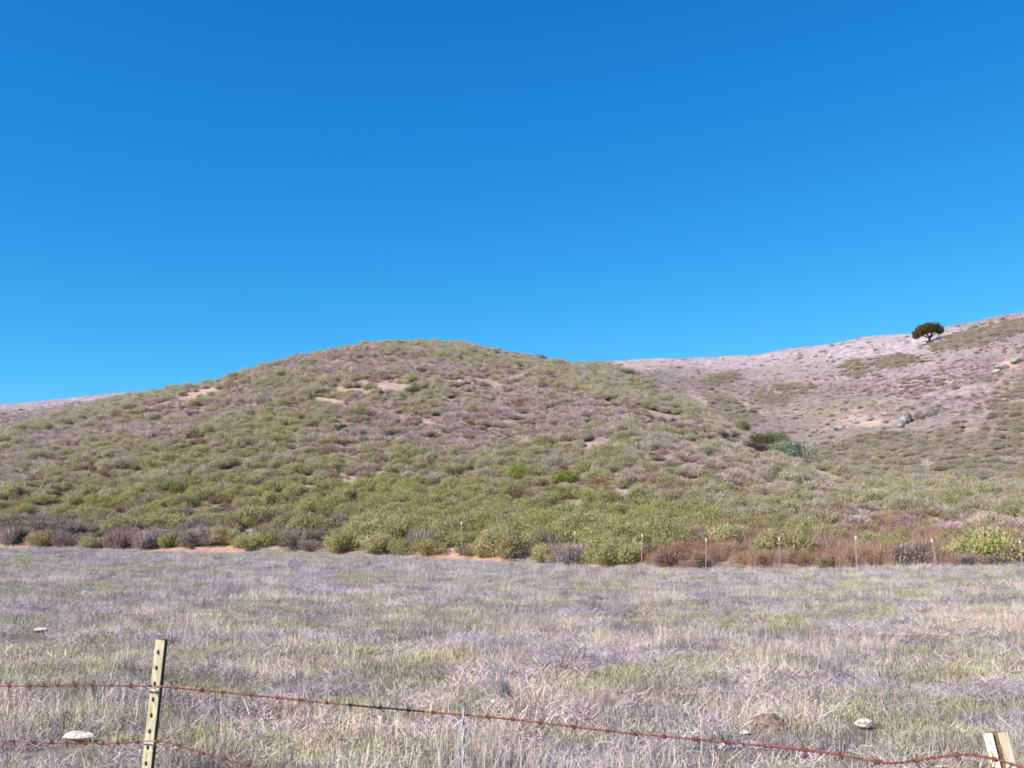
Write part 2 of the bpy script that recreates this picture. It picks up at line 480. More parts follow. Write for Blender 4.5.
def scatter(name, protos, mats, P, pick, rot, scl, tint):
    """ONE object: prototypes and points in one mesh, turned into instances by geometry nodes"""
    V = []; T = []; mi = []; lf = []; pid = []; off = 0
    for k, p in enumerate(protos):
        V.append(p.V); T.append(p.T + off); mi.append(p.mi); lf.append(p.leaf); pid.append(np.full(len(p.V), k)); off += len(p.V)
    n0 = off; n = len(P)
    V.append(P); lf.append(np.ones((n, 3))); pid.append(1000 + np.asarray(pick))
    z = lambda a: np.vstack([np.zeros((n0, 3)), a])
    me = np_mesh(name, np.vstack(V), np.vstack(T), None, mats, np.concatenate(mi),
                 {'leaf': ('FLOAT_COLOR', np.vstack(lf)), 'pid': ('INT', np.concatenate(pid)), 'turn': ('FLOAT_VECTOR', z(rot)),
                  'size': ('FLOAT_VECTOR', z(scl)), 'tint': ('FLOAT_VECTOR', z(tint))})
    o = link(name, me, kind='stuff')
    ng = bpy.data.node_groups.new(name + '_nodes', 'GeometryNodeTree')
    ng.interface.new_socket('Geometry', in_out='INPUT', socket_type='NodeSocketGeometry')
    ng.interface.new_socket('Geometry', in_out='OUTPUT', socket_type='NodeSocketGeometry')
    N = ng.nodes; L = ng.links
    gi = N.new('NodeGroupInput'); go = N.new('NodeGroupOutput'); jn = N.new('GeometryNodeJoinGeometry')
    def named(nm, typ):
        a = N.new('GeometryNodeInputNamedAttribute'); a.data_type = typ; a.inputs['Name'].default_value = nm; return a.outputs['Attribute']
    idv = named('pid', 'INT'); tv = named('turn', 'FLOAT_VECTOR'); sv = named('size', 'FLOAT_VECTOR')
    er = N.new('FunctionNodeEulerToRotation'); L.new(tv, er.inputs[0])
    def sep(val):
        c = N.new('FunctionNodeCompare'); c.data_type = 'INT'; c.operation = 'EQUAL'
        ia = [s for s in c.inputs if s.enabled and s.type == 'INT']
        L.new(idv, ia[0]); ia[1].default_value = val
        s = N.new('GeometryNodeSeparateGeometry'); s.domain = 'POINT'
        L.new(gi.outputs[0], s.inputs['Geometry']); L.new(c.outputs[0], s.inputs['Selection']); return s.outputs['Selection']
    for k in range(len(protos)):
        ip = N.new('GeometryNodeInstanceOnPoints')
        L.new(sep(1000 + k), ip.inputs['Points']); L.new(sep(k), ip.inputs['Instance'])
        L.new(er.outputs[0], ip.inputs['Rotation']); L.new(sv, ip.inputs['Scale']); L.new(ip.outputs[0], jn.inputs[0])
    L.new(jn.outputs[0], go.inputs[0])
    md = o.modifiers.new('scatter', 'NODES'); md.node_group = ng
    return o

# ------------------------------------------------------------------ the shrubs of the hills
def sample_polar(n, a0, a1, r0, r1):
    a = rng.uniform(a0, a1, n); r = np.sqrt(rng.uniform(r0 ** 2, r1 ** 2, n))
    return r * np.sin(a), r * np.cos(a)

def make_shrubs():
    x, y = sample_polar(105000, math.radians(-34), math.radians(34), 44, 330)
    t = t_of(x, y); r = np.hypot(x, y); d = np.interp(np.arctan2(x, y), AZG, CR_D)
    far = sstep(2, 14, r - d)
    z = height(x, y); u, v = proj(x, y, z)
    g, gy, ru, di = zone(GREEN, u, v), zone(GREY, u, v), zone(RUST, u, v), zone(DIRT, u, v)
    n1 = fbm(x / 8, y / 8, 51, 3); n2 = fbm(x / 22, y / 22, 61, 3); n3 = fbm(x / 8, y / 8, 71, 3)
    foot = 1 - sstep(.05, .16, t)
    wg = (0.12 + 1.9 * g + .3 * foot) * np.maximum(sstep(.30, .56, n1 * .6 + n2 * .4), .62 * sstep(.2, .7, g)) * (1 - .9 * far * (g < .25))
    wy = (0.34 + 1.0 * gy + .3 * foot) * sstep(.32, .56, n3 * .7 + (1 - n2) * .3) * (1 - .55 * far)
    rb = np.clip(blob(u, v, 810, 556, 190, 16, -1) * 1.7, 0, 1) * (u > 560) * (.35 + .65 * sstep(.26, .46, n3))
    wg = wg * (1 - .86 * rb); wy = wy * (1 - .96 * rb)
    wr = (0.20 * (1 - .85 * far) + 1.5 * ru * (1 - .5 * far)) * sstep(.3, .6, 1 - n1)
    ridge = far * sstep(.74, .86, r / np.interp(np.arctan2(x, y), AZG, RE_D)) * (1 - sstep(900, 960, u))
    wl = (0.85 - .55 * far) * (1 - .7 * ridge); wr = wr * (1 - .8 * ridge); wy = wy * (1 - .8 * ridge) * (1 - .45 * far)
    wr = wr + 1.0 * rb; wl = wl * (1 - .8 * rb)
    tot = wg + wy + wr + wl
    dens = np.clip(tot * (1 - .92 * di) * .95, 0, 1.2) / 1.2 * np.where(far > .5, .80, 1.0) * (1 - .62 * np.clip(di * 1.3, 0, 1))
    trk = zone(TRACK, u, v)
    keep = (t > 0.012) & (rng.uniform(0, 1, len(x)) > 1.6 * trk) & (rng.uniform(0, 1, len(x)) < dens)
    q = rng.uniform(0, 1, len(x)) * tot
    cls = np.where(q < wg, 0, np.where(q < wg + wy, 1, np.where(q < wg + wy + wr, 2, 3)))
    x, y, z, u, v, cls, far, g = [a[keep] for a in (x, y, z, u, v, cls, far, g)]
    return x, y, z, u, v, cls, far, g

def attrs_for(cls, far, g, n, t, px, py):
    pick = np.zeros(n, int); rad = np.zeros(n); tint = np.zeros((n, 3)); hs = np.zeros(n)
    for c, (pr, r0, r1, col) in enumerate(((LEAFY, .8, 1.6, C_GREEN), (TWIGGY, .65, 1.3, C_GREY), (TWIGGY, .55, 1.05, C_RUST), (LOW, .6, 1.2, C_MAUVE))):
        m = cls == c; k = m.sum()
        pick[m] = rng.choice(pr, k); rad[m] = rng.uniform(r0, r1, k)
        tint[m] = col * rng.uniform(.87, 1.13, (k, 1)) * (1 + rng.normal(0, .035, (k, 3)))
    m = (cls == 0); w = (rng.uniform(0, 1, n) * (1 - .6 * g))[:, None]
    tint = np.where(m[:, None], tint * (1 - w) + w * C_OLIVE * rng.uniform(.85, 1.2, (n, 1)), tint)
    mx = np.clip(rng.normal(.25, .22, n), 0, .8)[:, None]
    other = np.array([C_GREY, C_OLIVE, C_OLIVE, C_GREY])[cls]
    other = np.where(((cls == 0) & (t < .2))[:, None], C_OLIVE * .9, other)
    tint = tint * (1 - mx) + mx * other
    lg = ((cls == 3) * np.clip(.1 + .7 * g, 0, 1) + (cls == 1) * .35 * g)[:, None]
    tint = tint * (1 - lg) + lg * C_OLIVE * .95
    pale_mix = (sstep(.1, .75, t) * rng.uniform(.2, .75, n))[:, None]       # tints turn paler and greyer up the slope
    tint = tint * (1 - pale_mix) + pale_mix * (tint * .55 + .58 * C_GREY)
    m = (cls == 3) & (far > .5); tint[m] = np.minimum(C_STRAW * 1.75, .66) * rng.uniform(.85, 1.15, (m.sum(), 1)); rad[m] *= rng.uniform(.5, .9, m.sum()); pu = (fbm(px / 14, py / 20, 171, 3)[m])[:, None]; tint[m] *= .86 + .3 * pu; tint[m] = tint[m] * (1 - .5 * sstep(.5, .62, pu)) + .5 * sstep(.5, .62, pu) * C_MAUVE * .92
    m = (cls < 3) & (far > .5); rad[m] *= .8; tint[m] = tint[m] * .75 + .25 * C_STRAW * 1.6
    rad *= 1 + (1 - sstep(.04, .14, t)) * np.where(cls == 0, .35, np.where(cls == 1, .1, 0))
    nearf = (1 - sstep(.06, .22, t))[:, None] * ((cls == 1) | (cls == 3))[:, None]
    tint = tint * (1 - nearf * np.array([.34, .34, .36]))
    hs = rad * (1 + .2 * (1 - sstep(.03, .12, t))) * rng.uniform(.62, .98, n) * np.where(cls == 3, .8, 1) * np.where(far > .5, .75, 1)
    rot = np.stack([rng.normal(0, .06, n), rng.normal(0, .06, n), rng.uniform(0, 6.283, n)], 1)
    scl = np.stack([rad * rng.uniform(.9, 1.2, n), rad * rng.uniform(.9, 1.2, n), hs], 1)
    return pick, rot, scl, tint

sx, sy, sz, su, sv_, scls, sfar, sg = make_shrubs()
s_pick, s_rot, s_scl, s_tint = attrs_for(scls, sfar, sg, len(sx), t_of(sx, sy), sx, sy)
# the front row along the meadow's edge
ORD = ['first', 'second', 'third', 'fourth', 'fifth', 'sixth', 'seventh', 'eighth', 'ninth', 'tenth', 'eleventh', 'twelfth', 'thirteenth',
       'fourteenth', 'fifteenth', 'sixteenth', 'seventeenth', 'eighteenth', 'nineteenth', 'twentieth', 'twenty-first', 'twenty-second']
SHR_MESH = [proto_mesh('shrub', p, [M_LEAF, M_TWIG]) for p in SHRUBS]
def shrub_thing(k, loc, rot, scl, tint, label, group):
    o = link('shrub', SHR_MESH[k])
    o.location = loc; o.rotation_euler = rot; o.scale = scl
    o['tint'] = [float(a) for a in tint]; o['label'] = label; o['category'] = 'shrub'
    if group: o['group'] = group
    return o
# (u, v of the foot, radius, height, kind, tint, colour words)
GY = C_GREY * .88; BR = np.array([.37, .285, .265])
ROW = [(8, 543, 1.2, 1.4, 7, GY * .95, 'grey'), (38, 543, 1.1, 1.3, 6, C_OLIVE, 'olive'), (66, 545, 1.2, 1.35, 8, BR, 'mauve-brown'), (95, 545, 1.0, 1.2, 2, C_OLIVE, 'olive'),
       (118, 544, 0.9, 1.5, 9, BR, 'mauve-brown'), (143, 541, 1.35, 1.9, 7, GY * 1.05, 'pale grey'), (172, 546, 1.1, 1.2, 1, C_GREEN, 'green'), (200, 547, 1.3, 1.5, 6, GY * .9, 'grey'),
       (222, 549, 1.2, 1.8, 3, C_OLIVE * 1.05, 'olive'), (250, 549, 1.2, 1.7, 0, C_GREEN * 1.05, 'green'), (280, 549, 1.1, 1.5, 4, C_GREEN, 'green'), (310, 545, .9, 1.2, 8, BR, 'mauve-brown'),
       (345, 551, 1.2, 1.7, 1, C_GREEN * 1.05, 'green'), (374, 552, 1.3, 1.8, 5, C_OLIVE * 1.05, 'olive'), (398, 552, 1.0, 1.6, 0, C_GREEN, 'green'), (424, 549, 1.15, 1.9, 9, GY * .85, 'grey'),
       (480, 552, 1.2, 1.8, 2, C_OLIVE, 'olive'), (508, 556, 1.0, 1.3, 6, GY * .9, 'grey'), (545, 562, 1.25, 1.6, 3, C_OLIVE * 1.1, 'olive'), (572, 564, 1.0, 1.4, 7, GY, 'grey'),
       (600, 566, 1.1, 1.3, 1, C_GREEN * 1.1, 'green'), (630, 567, 1.15, 1.4, 4, C_GREEN * 1.1, 'green')]
row_xy = []
for i, (u, v, rad, hh, k, tint, word) in enumerate(ROW):
    x, y, z = ground_at(u, v - 1)
    rr = math.hypot(x, y); bb = float(np.interp(math.atan2(x, y), AZG, BASE_D)) + rad * .5 + random.choice((0, .2, .6, 1.4, 2.0)); rad *= random.uniform(.85, 1.25); hh *= random.uniform(.7, 1.1)
    x, y = x / rr * bb, y / rr * bb; z = float(height(x, y)) - .04
    row_xy.append((x, y, rad))
    shrub_thing(k, (x, y, z), (0, 0, random.uniform(0, 6.28)), (rad * 1.15, rad * 1.15, hh / .9), tint * .92 if k in TWIGGY else tint * .95 + .06 * C_GREY,
                f'{word} shrub at the meadow edge, {ORD[i]} from the left in the front row', 'front row of shrubs at the foot of the hill')
# single shrubs one can point at
NAMED = [(757, 446, 2.4, 1.8, 0, (.085, .09, .042), 'dark green shrub beside the blue-green shrub in the gully'),
         (741, 432, 1.7, 2.2, 5, (.14, .14, .075), 'tall dark green shrub at the upper end of the gully'),
         (773, 447, 3.2, 2.7, 1, (.13, .15, .075), 'large round green shrub in the middle of the gully clump'),
         (757, 452, 1.7, 1.3, 8, (.10, .07, .07), 'dark brown shrub low in front of the gully clump'),
         (794, 461, 3.0, 2.5, 3, (.195, .215, .155), 'pale blue-green shrub at the top of the pale gully track'),
         (781, 456, 2.3, 2.0, 2, (.15, .175, .11), 'mid blue-green shrub between the gully clump and the palest shrub'),
         (625, 375, 2.4, 1.8, 4, (.10, .15, .085), 'bright green shrub on the skyline where the two hills meet'),
         (540, 357, 1.5, 1.6, 9, (.12, .11, .10), 'dark twiggy shrub alone on the skyline right of the summit'),
         (415, 396, 1.5, 1.5, 1, (.10, .115, .05), 'dark green round shrub just below the bare tan strip near the summit'),
         (300, 360, 1.6, 1.3, 3, (.12, .13, .06), 'green shrub on the left shoulder of the summit skyline'),
         (170, 496, 1.8, 2.0, 2, (.115, .135, .05), 'dark green rounded shrub low on the left slope'),
         (565, 482, 1.6, 1.5, 0, (.17, .185, .05), 'bright green shrub in the middle of the slope'),
         (524, 482, 1.8, 1.6, 5, (.165, .18, .05), 'bright green shrub left of another bright one mid slope'),
         (418, 461, 1.9, 1.5, 4, (.15, .165, .055), 'broad green shrub below the summit in the middle of the slope')]
named_xy = []
for u, v, rad, hh, k, tint, lab in NAMED:
    x, y, z = ground_at(u, v, rmin=50)
    named_xy.append((x, y, rad))
    shrub_thing(k, (x, y, z - .08), (0, 0, random.uniform(0, 6.28)), (rad, rad * 1.05, hh / .95), np.array(tint) * 1.75, lab, None)
# clear room round them
ok = np.ones(len(sx), bool)
for x, y, rad in row_xy + named_xy:
    ok &= np.hypot(sx - x, sy - y) > rad * .4
for pu in (705, 778, 855, 935, 1020.5):           # brush is cut back round the far fence posts
    dx, dy, _ = pix_ray(pu, 555); h_ = math.hypot(dx, dy); b_ = float(np.interp(math.atan2(dx, dy), AZG, BASE_D))
    ok &= ~((np.abs(sx * dy / h_ - sy * dx / h_) < 1.1) & (np.hypot(sx, sy) < b_ + 1.3))
sx, sy, sz, su, sv_, scls, sfar, s_pick, s_rot, s_scl, s_tint = [a[ok] for a in (sx, sy, sz, su, sv_, scls, sfar, s_pick, s_rot, s_scl, s_tint)]
# the largest in the picture become individuals
vis = (su > 5) & (su < 1019) & (scls != 3)
big = np.where(vis, s_scl[:, 0] * s_scl[:, 2] / (sx ** 2 + sy ** 2), 0)
order = np.argsort(-big)[:260]
WORD = {0: 'leafy green shrub', 1: 'twiggy grey shrub', 2: 'twiggy rust-brown shrub'}
def zone_words(u, t):
    if u < 340: return 'low on the left slope, behind the front row'
    if u < 640: return 'low on the middle slope, behind the front row'
    return 'low on the right slope, behind the far fence'
for i in order:
    w = f'{WORD[int(scls[i])]} {zone_words(su[i], 0)}'
    shrub_thing(int(s_pick[i]), (sx[i], sy[i], sz[i] - .05), s_rot[i], s_scl[i], s_tint[i], w, f'{w.split(",")[0].replace("shrub", "shrubs")}')
rest = np.ones(len(sx), bool); rest[order] = False
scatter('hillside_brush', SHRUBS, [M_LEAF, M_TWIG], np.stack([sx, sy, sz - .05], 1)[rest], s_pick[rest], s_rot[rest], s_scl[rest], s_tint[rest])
print('shrubs', len(sx))

# ------------------------------------------------------------------ grass of the meadow
def blades(seed, n, R, h0, h1, lean, w, curl=.3, vary=.2, lmin=0.0):
    g = np.random.default_rng(seed)
    a = g.uniform(0, 6.283, n); rr = R * np.sqrt(g.uniform(0, 1, n))
    A = np.stack([rr * np.cos(a), rr * np.sin(a), np.full(n, -.01)], 1)
    h = g.uniform(h0, h1, n)
    la = g.uniform(0, 6.283, n); th = lmin + np.abs(g.normal(0, 1, n)) * lean; th = np.minimum(th, 1.45)
    D = np.stack([np.sin(th) * np.cos(la), np.sin(th) * np.sin(la), np.cos(th)], 1)
    B = A + D * h[:, None]; B[:, 2] = np.maximum(B[:, 2], .012)
    V, T = strips(A, B, w, w * .35, g, curl * .2)
    lf = np.repeat(np.clip(g.normal(1, vary, (n, 1)), .4, 1.7) * g.normal(1, .05, (n, 3)), 6, 0)
    return Proto(V, T, np.zeros(len(T), int), lf)
def merge(*ps):
    off = 0; V = []; T = []; mi = []; lf = []
    for p in ps:
        V.append(p.V); T.append(p.T + off); mi.append(p.mi); lf.append(p.leaf); off += len(p.V)
    return Proto(np.vstack(V), np.vstack(T), np.concatenate(mi), np.vstack(lf))
GR = [merge(blades(i, 40, .16, .06, .19, .34, .0028), blades(50 + i, 6, .15, .18, .34, .2, .0022), blades(70 + i, 60, .2, .04, .13, .5, .003, .5, .3, .7)) for i in range(4)]      # upright tufts
GR += [blades(20 + i, 140, .34, .04, .17, .35, .0036, .5, .30, .85) for i in range(4)]                                       # matted thatch
GR += [blades(30 + i, 170, .28, .03, .09, .6, .0038, .4) for i in range(3)]                                                  # short green
GR += [merge(blades(40 + i, 26, .10, .08, .22, .45, .0034, .5, .3), blades(60 + i, 80, .22, .04, .13, .4, .003, .5, .3, .7)) for i in range(3)]  # grey weeds
UP, MAT, GRN, WEED = [0, 1, 2, 3], [4, 5, 6, 7], [8, 9, 10], [11, 12, 13]

CLEAR = []
for cu, cv, cr, cl in ((864, 731, .16, .55), (79, 744, .18, .5), (40, 633, .2, 1.2), (722, 752, .15, .4), (381, 724, .1, .4), (745, 736, .12, .5), (770, 729, .13, .45)):
    cx_, cy_, _ = ground_at(cu, cv, rmin=4); CLEAR.append((cx_, cy_, cr * 1.5, cl * 1.6))
def make_grass():
    X = []; Y = []
    for r0, r1, dens in ((3.0, 6.5, 10), (6.5, 16, 34), (16, 30, 17), (30, 50, 9), (50, 100, 5)):
        a = math.radians(50 if r1 < 17 else 36); n = int(dens * a * (r1 ** 2 - r0 ** 2))
        x, y = sample_polar(n, -a, a, r0, r1); X.append(x); Y.append(y)
    x = np.concatenate(X); y = np.concatenate(Y)
    t = t_of(x, y); k = t < 0.03; x, y = x[k], y[k]
    r = np.hypot(x, y); z = height(x, y); n = len(x)
    n1 = fbm(x / 1.1, y / 1.1, 81, 3); n2 = fbm(x / 7, y / 7, 91, 3); n3 = fbm(x / .7, y / .7, 95, 3); n4 = fbm(x / 2.2, y / 2.2, 99, 3)
    u, v = proj(x, y, z)
    wg = 2.7 * sstep(.42, .58, n1 * .7 + n2 * .3)
    wu = .06 + 1.3 * sstep(.55, .70, n3 * .45 + n4 * .55) + .5 * sstep(-.10, .0, t_of(x, y)) + .35 * sstep(12, 7, r)
    ww = .10 + .8 * sstep(.54, .70, 1 - n3)
    wm = np.full(n, .9)
    tot = wg + wu + ww + wm; q = rng.uniform(0, 1, n) * tot
    cls = np.where(q < wg, 0, np.where(q < wg + wu, 1, np.where(q < wg + wu + ww, 2, 3)))
    pick = np.zeros(n, int); tint = np.zeros((n, 3))
    for c, (pr, col) in enumerate(((GRN, (.365, .35, .20)), (UP, (.52, .44, .355)), (WEED, (.27, .22, .205)), (MAT, (.45, .383, .362)))):
        m = cls == c; kk = m.sum(); pick[m] = rng.choice(pr, kk)
        tint[m] = np.array(col) * rng.uniform(.75, 1.25, (kk, 1)) * (1 + rng.normal(0, .05, (kk, 3)))
    # warm straw near the road, greyer mauve to the left and far
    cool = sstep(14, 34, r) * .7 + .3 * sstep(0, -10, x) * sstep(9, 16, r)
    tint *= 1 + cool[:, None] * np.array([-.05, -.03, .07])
    n5 = fbm(x / 1.3, y / 1.3, 111, 4)
    tint *= (.82 + .62 * n5)[:, None] * np.where(n5[:, None] > .5, [1.03, 1.0, .97], [.98, .97, 1.05])
    s = rng.uniform(.7, 1.2, n) * (1 + .3 * sstep(18, 60, r)) * np.where(cls == 1, .6 + .8 * n4, 1)
    dk = (rng.uniform(0, 1, n) < .035) & (cls >= 2); tint[dk] *= np.array([.5, .46, .44]); s[dk] *= 1.2
    keep = rng.uniform(0, 1, n) > bank(x, y, t_of(x, y)) * 1.1
    for cx, cy, cr, cl in CLEAR:                    # trodden or bare spots beside stones
        rc = math.hypot(cx, cy); ax_, ay_ = cx / rc, cy / rc
        al = (cx - x) * ax_ + (cy - y) * ay_; ac = np.abs((x - cx) * ay_ - (y - cy) * ax_)
        keep &= ~((al > -cr) & (al < cl) & (ac < cr))
    x, y, z, pick, tint, s = x[keep], y[keep], z[keep], pick[keep], tint[keep], s[keep]; n = len(x)
    rot = np.stack([rng.normal(0, .1, n), rng.normal(0, .1, n), rng.uniform(0, 6.283, n)], 1)
    scl = np.stack([s, s, s * rng.uniform(.8, 1.15, n)], 1)
    print('grass', n)
    return scatter('meadow_grass', GR, [M_BLADE], np.stack([x, y, z], 1), pick, rot, scl, tint)
make_grass()

# ------------------------------------------------------------------ short dry grass of the far slopes
FG = [blades(800 + i, 70, .42, .10, .34, .55, .014, .4, .12) for i in range(4)]
def far_grass():
    x, y = sample_polar(150000, math.radians(-29), math.radians(32), 110, 420)
    r = np.hypot(x, y); az = np.arctan2(x, y)
    d = np.interp(az, AZG, CR_D); r1 = np.interp(az, AZG, RE_D)
    z = height(x, y); u, v = proj(x, y, z)
    k = (r > d + 14) & (r < r1 + 12) & ((u > 560) | ((u < 190) & (rng.uniform(0, 1, len(x)) < .5))) & (u < 1060) & (u > -40)
    k &= rng.uniform(0, 1, len(x)) > zone(DIRT, u, v) * .8
    x, y, z, r, r1, u, v = [a[k] for a in (x, y, z, r, r1, u, v)]; n = len(x)
    n1 = fbm(x / 14, y / 20, 171, 3); n2 = fbm(x / 4, y / 6, 173, 3)
    top = (sstep(.74, .92, (r + 50 * (n1 - .5)) / r1) * (1 - .6 * sstep(930, 990, u)))[:, None]
    tint = np.tile(np.array([.42, .345, .355]), (n, 1))
    w = sstep(.50, .64, n1)[:, None] * .65; tint = tint * (1 - w) + w * np.array([.36, .265, .285])
    w = (sstep(.50, .64, 1 - n1) * .5 + .45 * zone(GREEN, u, v))[:, None]; tint = tint * (1 - w) + w * np.array([.43, .385, .29])
    tint = tint * (1 - top) + top * np.array([.57, .475, .49])
    tint *= (.84 + .32 * n2)[:, None] * rng.uniform(.92, 1.08, (n, 1))
    s = rng.uniform(.7, 1.4, n)
    scatter('far_slope_grass', FG, [M_BLADE], np.stack([x, y, z], 1), rng.integers(0, 4, n), np.stack([rng.normal(0, .1, n), rng.normal(0, .1, n), rng.uniform(0, 6.28, n)], 1), np.stack([s, s, s * .9], 1), tint)
    print('far grass', n)
far_grass()

# ------------------------------------------------------------------ rust coloured weed stalks along the foot of the right slope
WD = [blades(400 + i, 45, .45, .5, 1.15, .18, .008, .4, .3) for i in range(4)]
def make_weeds():
    x, y = sample_polar(26000, math.radians(-8), math.radians(32), 40, 74)
    t = t_of(x, y); z = height(x, y); u, v = proj(x, y, z)
    w = np.clip(zone(RUST[:4] + RUST[11:12], u, v) * 1.2, 0, 1) * sstep(.0, .015, t) * (1 - sstep(.12, .32, t)) * (u > 480)
    n1 = fbm(x / 4, y / 4, 123)
    k = rng.uniform(0, 1, len(x)) < .9 * w * sstep(.30, .54, n1)
    x, y, z = x[k], y[k], z[k]; n = len(x)
    tint = C_RUST * rng.uniform(.8, 1.3, (n, 1)) * (1 + rng.normal(0, .05, (n, 3)))
    p = rng.uniform(0, 1, n) < .07; tint[p] = np.array([.42, .31, .25]) * rng.uniform(.8, 1.2, (p.sum(), 1))
    s = rng.uniform(.4, .8, n)
    scatter('rust_weeds', WD, [M_BLADE], np.stack([x, y, z], 1), rng.integers(0, 4, n), np.stack([rng.normal(0, .08, n), rng.normal(0, .08, n), rng.uniform(0, 6.28, n)], 1),
            np.stack([s, s, s], 1), tint)
    print('weeds', n)
make_weeds()

# ------------------------------------------------------------------ lone tree on the ridge
M_BARK = spotty_mat('tree_bark', [(.3, (.03, .024, .02)), (.7, (.09, .07, .055))], 3)
def tube(bm, pts, radii, seg=7):
    rings = []
    for i, p in enumerate(pts):
        p = Vector(p)
        d = (Vector(pts[min(i + 1, len(pts) - 1)]) - Vector(pts[max(i - 1, 0)])).normalized()
        a = d.orthogonal().normalized(); b = d.cross(a)
        if i and rings:
            # keep rings aligned
            a0 = (rings[-1][0].co - Vector(pts[i - 1])); a = (a0 - d * a0.dot(d)).normalized(); b = d.cross(a)
        rings.append([bm.verts.new(p + (a * math.cos(k * 2 * math.pi / seg) + b * math.sin(k * 2 * math.pi / seg)) * radii[i]) for k in range(seg)])
    for r0, r1 in zip(rings, rings[1:]):
        for k in range(seg): bm.faces.new((r0[k], r0[(k + 1) % seg], r1[(k + 1) % seg], r1[k]))
    bm.faces.new(rings[0][::-1]); bm.faces.new(rings[-1])
def bm_obj(name, bm, mats, parent=None, smooth=True, **props):
    bmesh.ops.recalc_face_normals(bm, faces=bm.faces)
    me = bpy.data.meshes.new(name); bm.to_mesh(me); bm.free()
    for m in (mats if isinstance(mats, (list, tuple)) else [mats]): me.materials.append(m)
    if smooth: me.polygons.foreach_set('use_smooth', np.ones(len(me.polygons), bool))
    return link(name, me, parent, **props)
def empty(name, loc, **props):
    o = bpy.data.objects.new(name, None); COL.objects.link(o); o.location = loc
    for k, v in props.items(): o[k] = v
    return o

def lone_tree():
    x, y, z = ground_at(929, 344, rmin=60)
    t = empty('oak_tree', (x, y, z), label='lone dark spreading tree with a flat crown standing on the right ridge', category='tree')
    t.scale = (.84, .84, .88)
    bm = bmesh.new()
    tube(bm, [(0, 0, -.3), (.1, 0, .7), (.3, 0, 1.4), (.5, .1, 2.0)], [.36, .28, .24, .2])
    for e in ((-2.6, .3, 2.9), (-1.5, -.9, 3.6), (-.3, 1.2, 4.0), (1.2, -.6, 4.1), (2.2, .5, 3.9), (2.9, -.2, 3.5)):
        m = ((.3 + e[0]) / 2 - .1, e[1] / 2, (1.3 + e[2]) / 2 - .1)
        tube(bm, [(.3, 0, 1.35), m, e], [.17, .12, .05], 6)
    tube(bm, [(0, 0, .35), (-.9, -.2, .62), (-1.9, -.3, .45)], [.16, .1, .04], 6)
    bm_obj('trunk', bm, M_BARK, t)
    g = np.random.default_rng(77)
    lob = np.array([(-3.0, .2, 2.5, .95), (-2.3, -.5, 3.3, 1.15), (-1.2, .5, 3.9, 1.2), (-.2, -.5, 4.2, 1.15), (.8, .6, 4.3, 1.1), (1.8, -.4, 4.2, 1.2), (2.7, .3, 3.8, 1.1), (3.0, -.3, 3.2, .8), (-1.2, -1.2, 3.4, 1.0), (1.0, -1.2, 3.8, 1.0), (.3, 1.3, 3.8, 1.1), (-3.2, -.3, 1.7, .85), (-2.3, -.8, 2.3, 1.0), (-1.1, -1.0, 2.8, 1.0), (.2, -.9, 3.1, 1.0), (1.5, -.9, 3.2, 1.0), (2.6, -.6, 2.9, .9)])
    n = 8000
    pk = g.choice(len(lob), n); d = unit(g.normal(size=(n, 3)))
    P = lob[pk, :3] + d * (lob[pk, 3] * (.55 + .5 * g.uniform(0, 1, n) ** .6) * (.8 + .4 * vnoise(d[:, 0] * 3 + pk * 7, d[:, 2] * 3 + d[:, 1], 9)))[:, None] * [1, 1, .75]
    V, T = leaf_quads(P, d + g.normal(size=P.shape) * .6, .14, g, .6)
    lf = np.repeat(np.clip(g.normal(1, .25, (n, 1)), .4, 1.7) * (np.where(g.uniform(0, 1, (len(lob), 1)) < .4, [[1.35, 1.0, .8]], [[.95, 1.05, 1]])[pk]), 4, 0)
    me = np_mesh('crown', V, T, None, [M_LEAF], None, {'leaf': ('FLOAT_COLOR', lf)})
    c = link('crown', me, t); c['tint'] = [.115, .092, .036]
lone_tree()

# ------------------------------------------------------------------ rocks
M_ROCK = spotty_mat('pale_rock', [(.38, (.13, .115, .115)), (.5, (.26, .235, .23)), (.64, (.40, .36, .34))], 2.2, bump=.8)
M_ROCKD = spotty_mat('dark_rock', [(.3, (.06, .05, .05)), (.55, (.15, .125, .115)), (.75, (.3, .25, .22))], 1.0, bump=.8)
M_STONE = spotty_mat('field_stone', [(.38, (.30, .23, .16)), (.5, (.52, .46, .39)), (.62, (.68, .64, .58))], 26, bump=.6)
def rock_bm(seed, sx_, sy_, sz_, sub=2):
    g = random.Random(seed); bm = bmesh.new()
    bmesh.ops.create_icosphere(bm, subdivisions=sub, radius=1)
    planes = [(Vector((g.gauss(0, 1), g.gauss(0, 1), g.gauss(0, 1))).normalized(), g.uniform(.55, .9)) for _ in range(9)]
    for v in bm.verts:
        for nrm, dist in planes:
            e = v.co.dot(nrm) - dist
            if e > 0: v.co -= nrm * e * .9
        v.co += Vector((g.gauss(0, .03), g.gauss(0, .03), g.gauss(0, .03)))
        v.co = Vector((v.co.x * sx_, v.co.y * sy_, v.co.z * sz_))
    return bm
def outcrop(u, v, spec, label, seed):
    x, y, z = ground_at(u, v, rmin=60)
    t = empty('rock_outcrop', (x, y, z), label=label, category='rock')
    for i, (dx, dy, a, b, c, dark) in enumerate(spec):
        bm = rock_bm(seed + i, a * .8, b * .8, c * (1.0 if dark else .8))
        o = bm_obj('boulder', bm, M_ROCKD if dark else M_ROCK, t, smooth=False)
        o.location = (dx, dy, float(height(x + dx, y + dy)) - z + c * .5); o.rotation_euler = (random.uniform(-.3, .3), random.uniform(-.3, .3), random.uniform(0, 6))
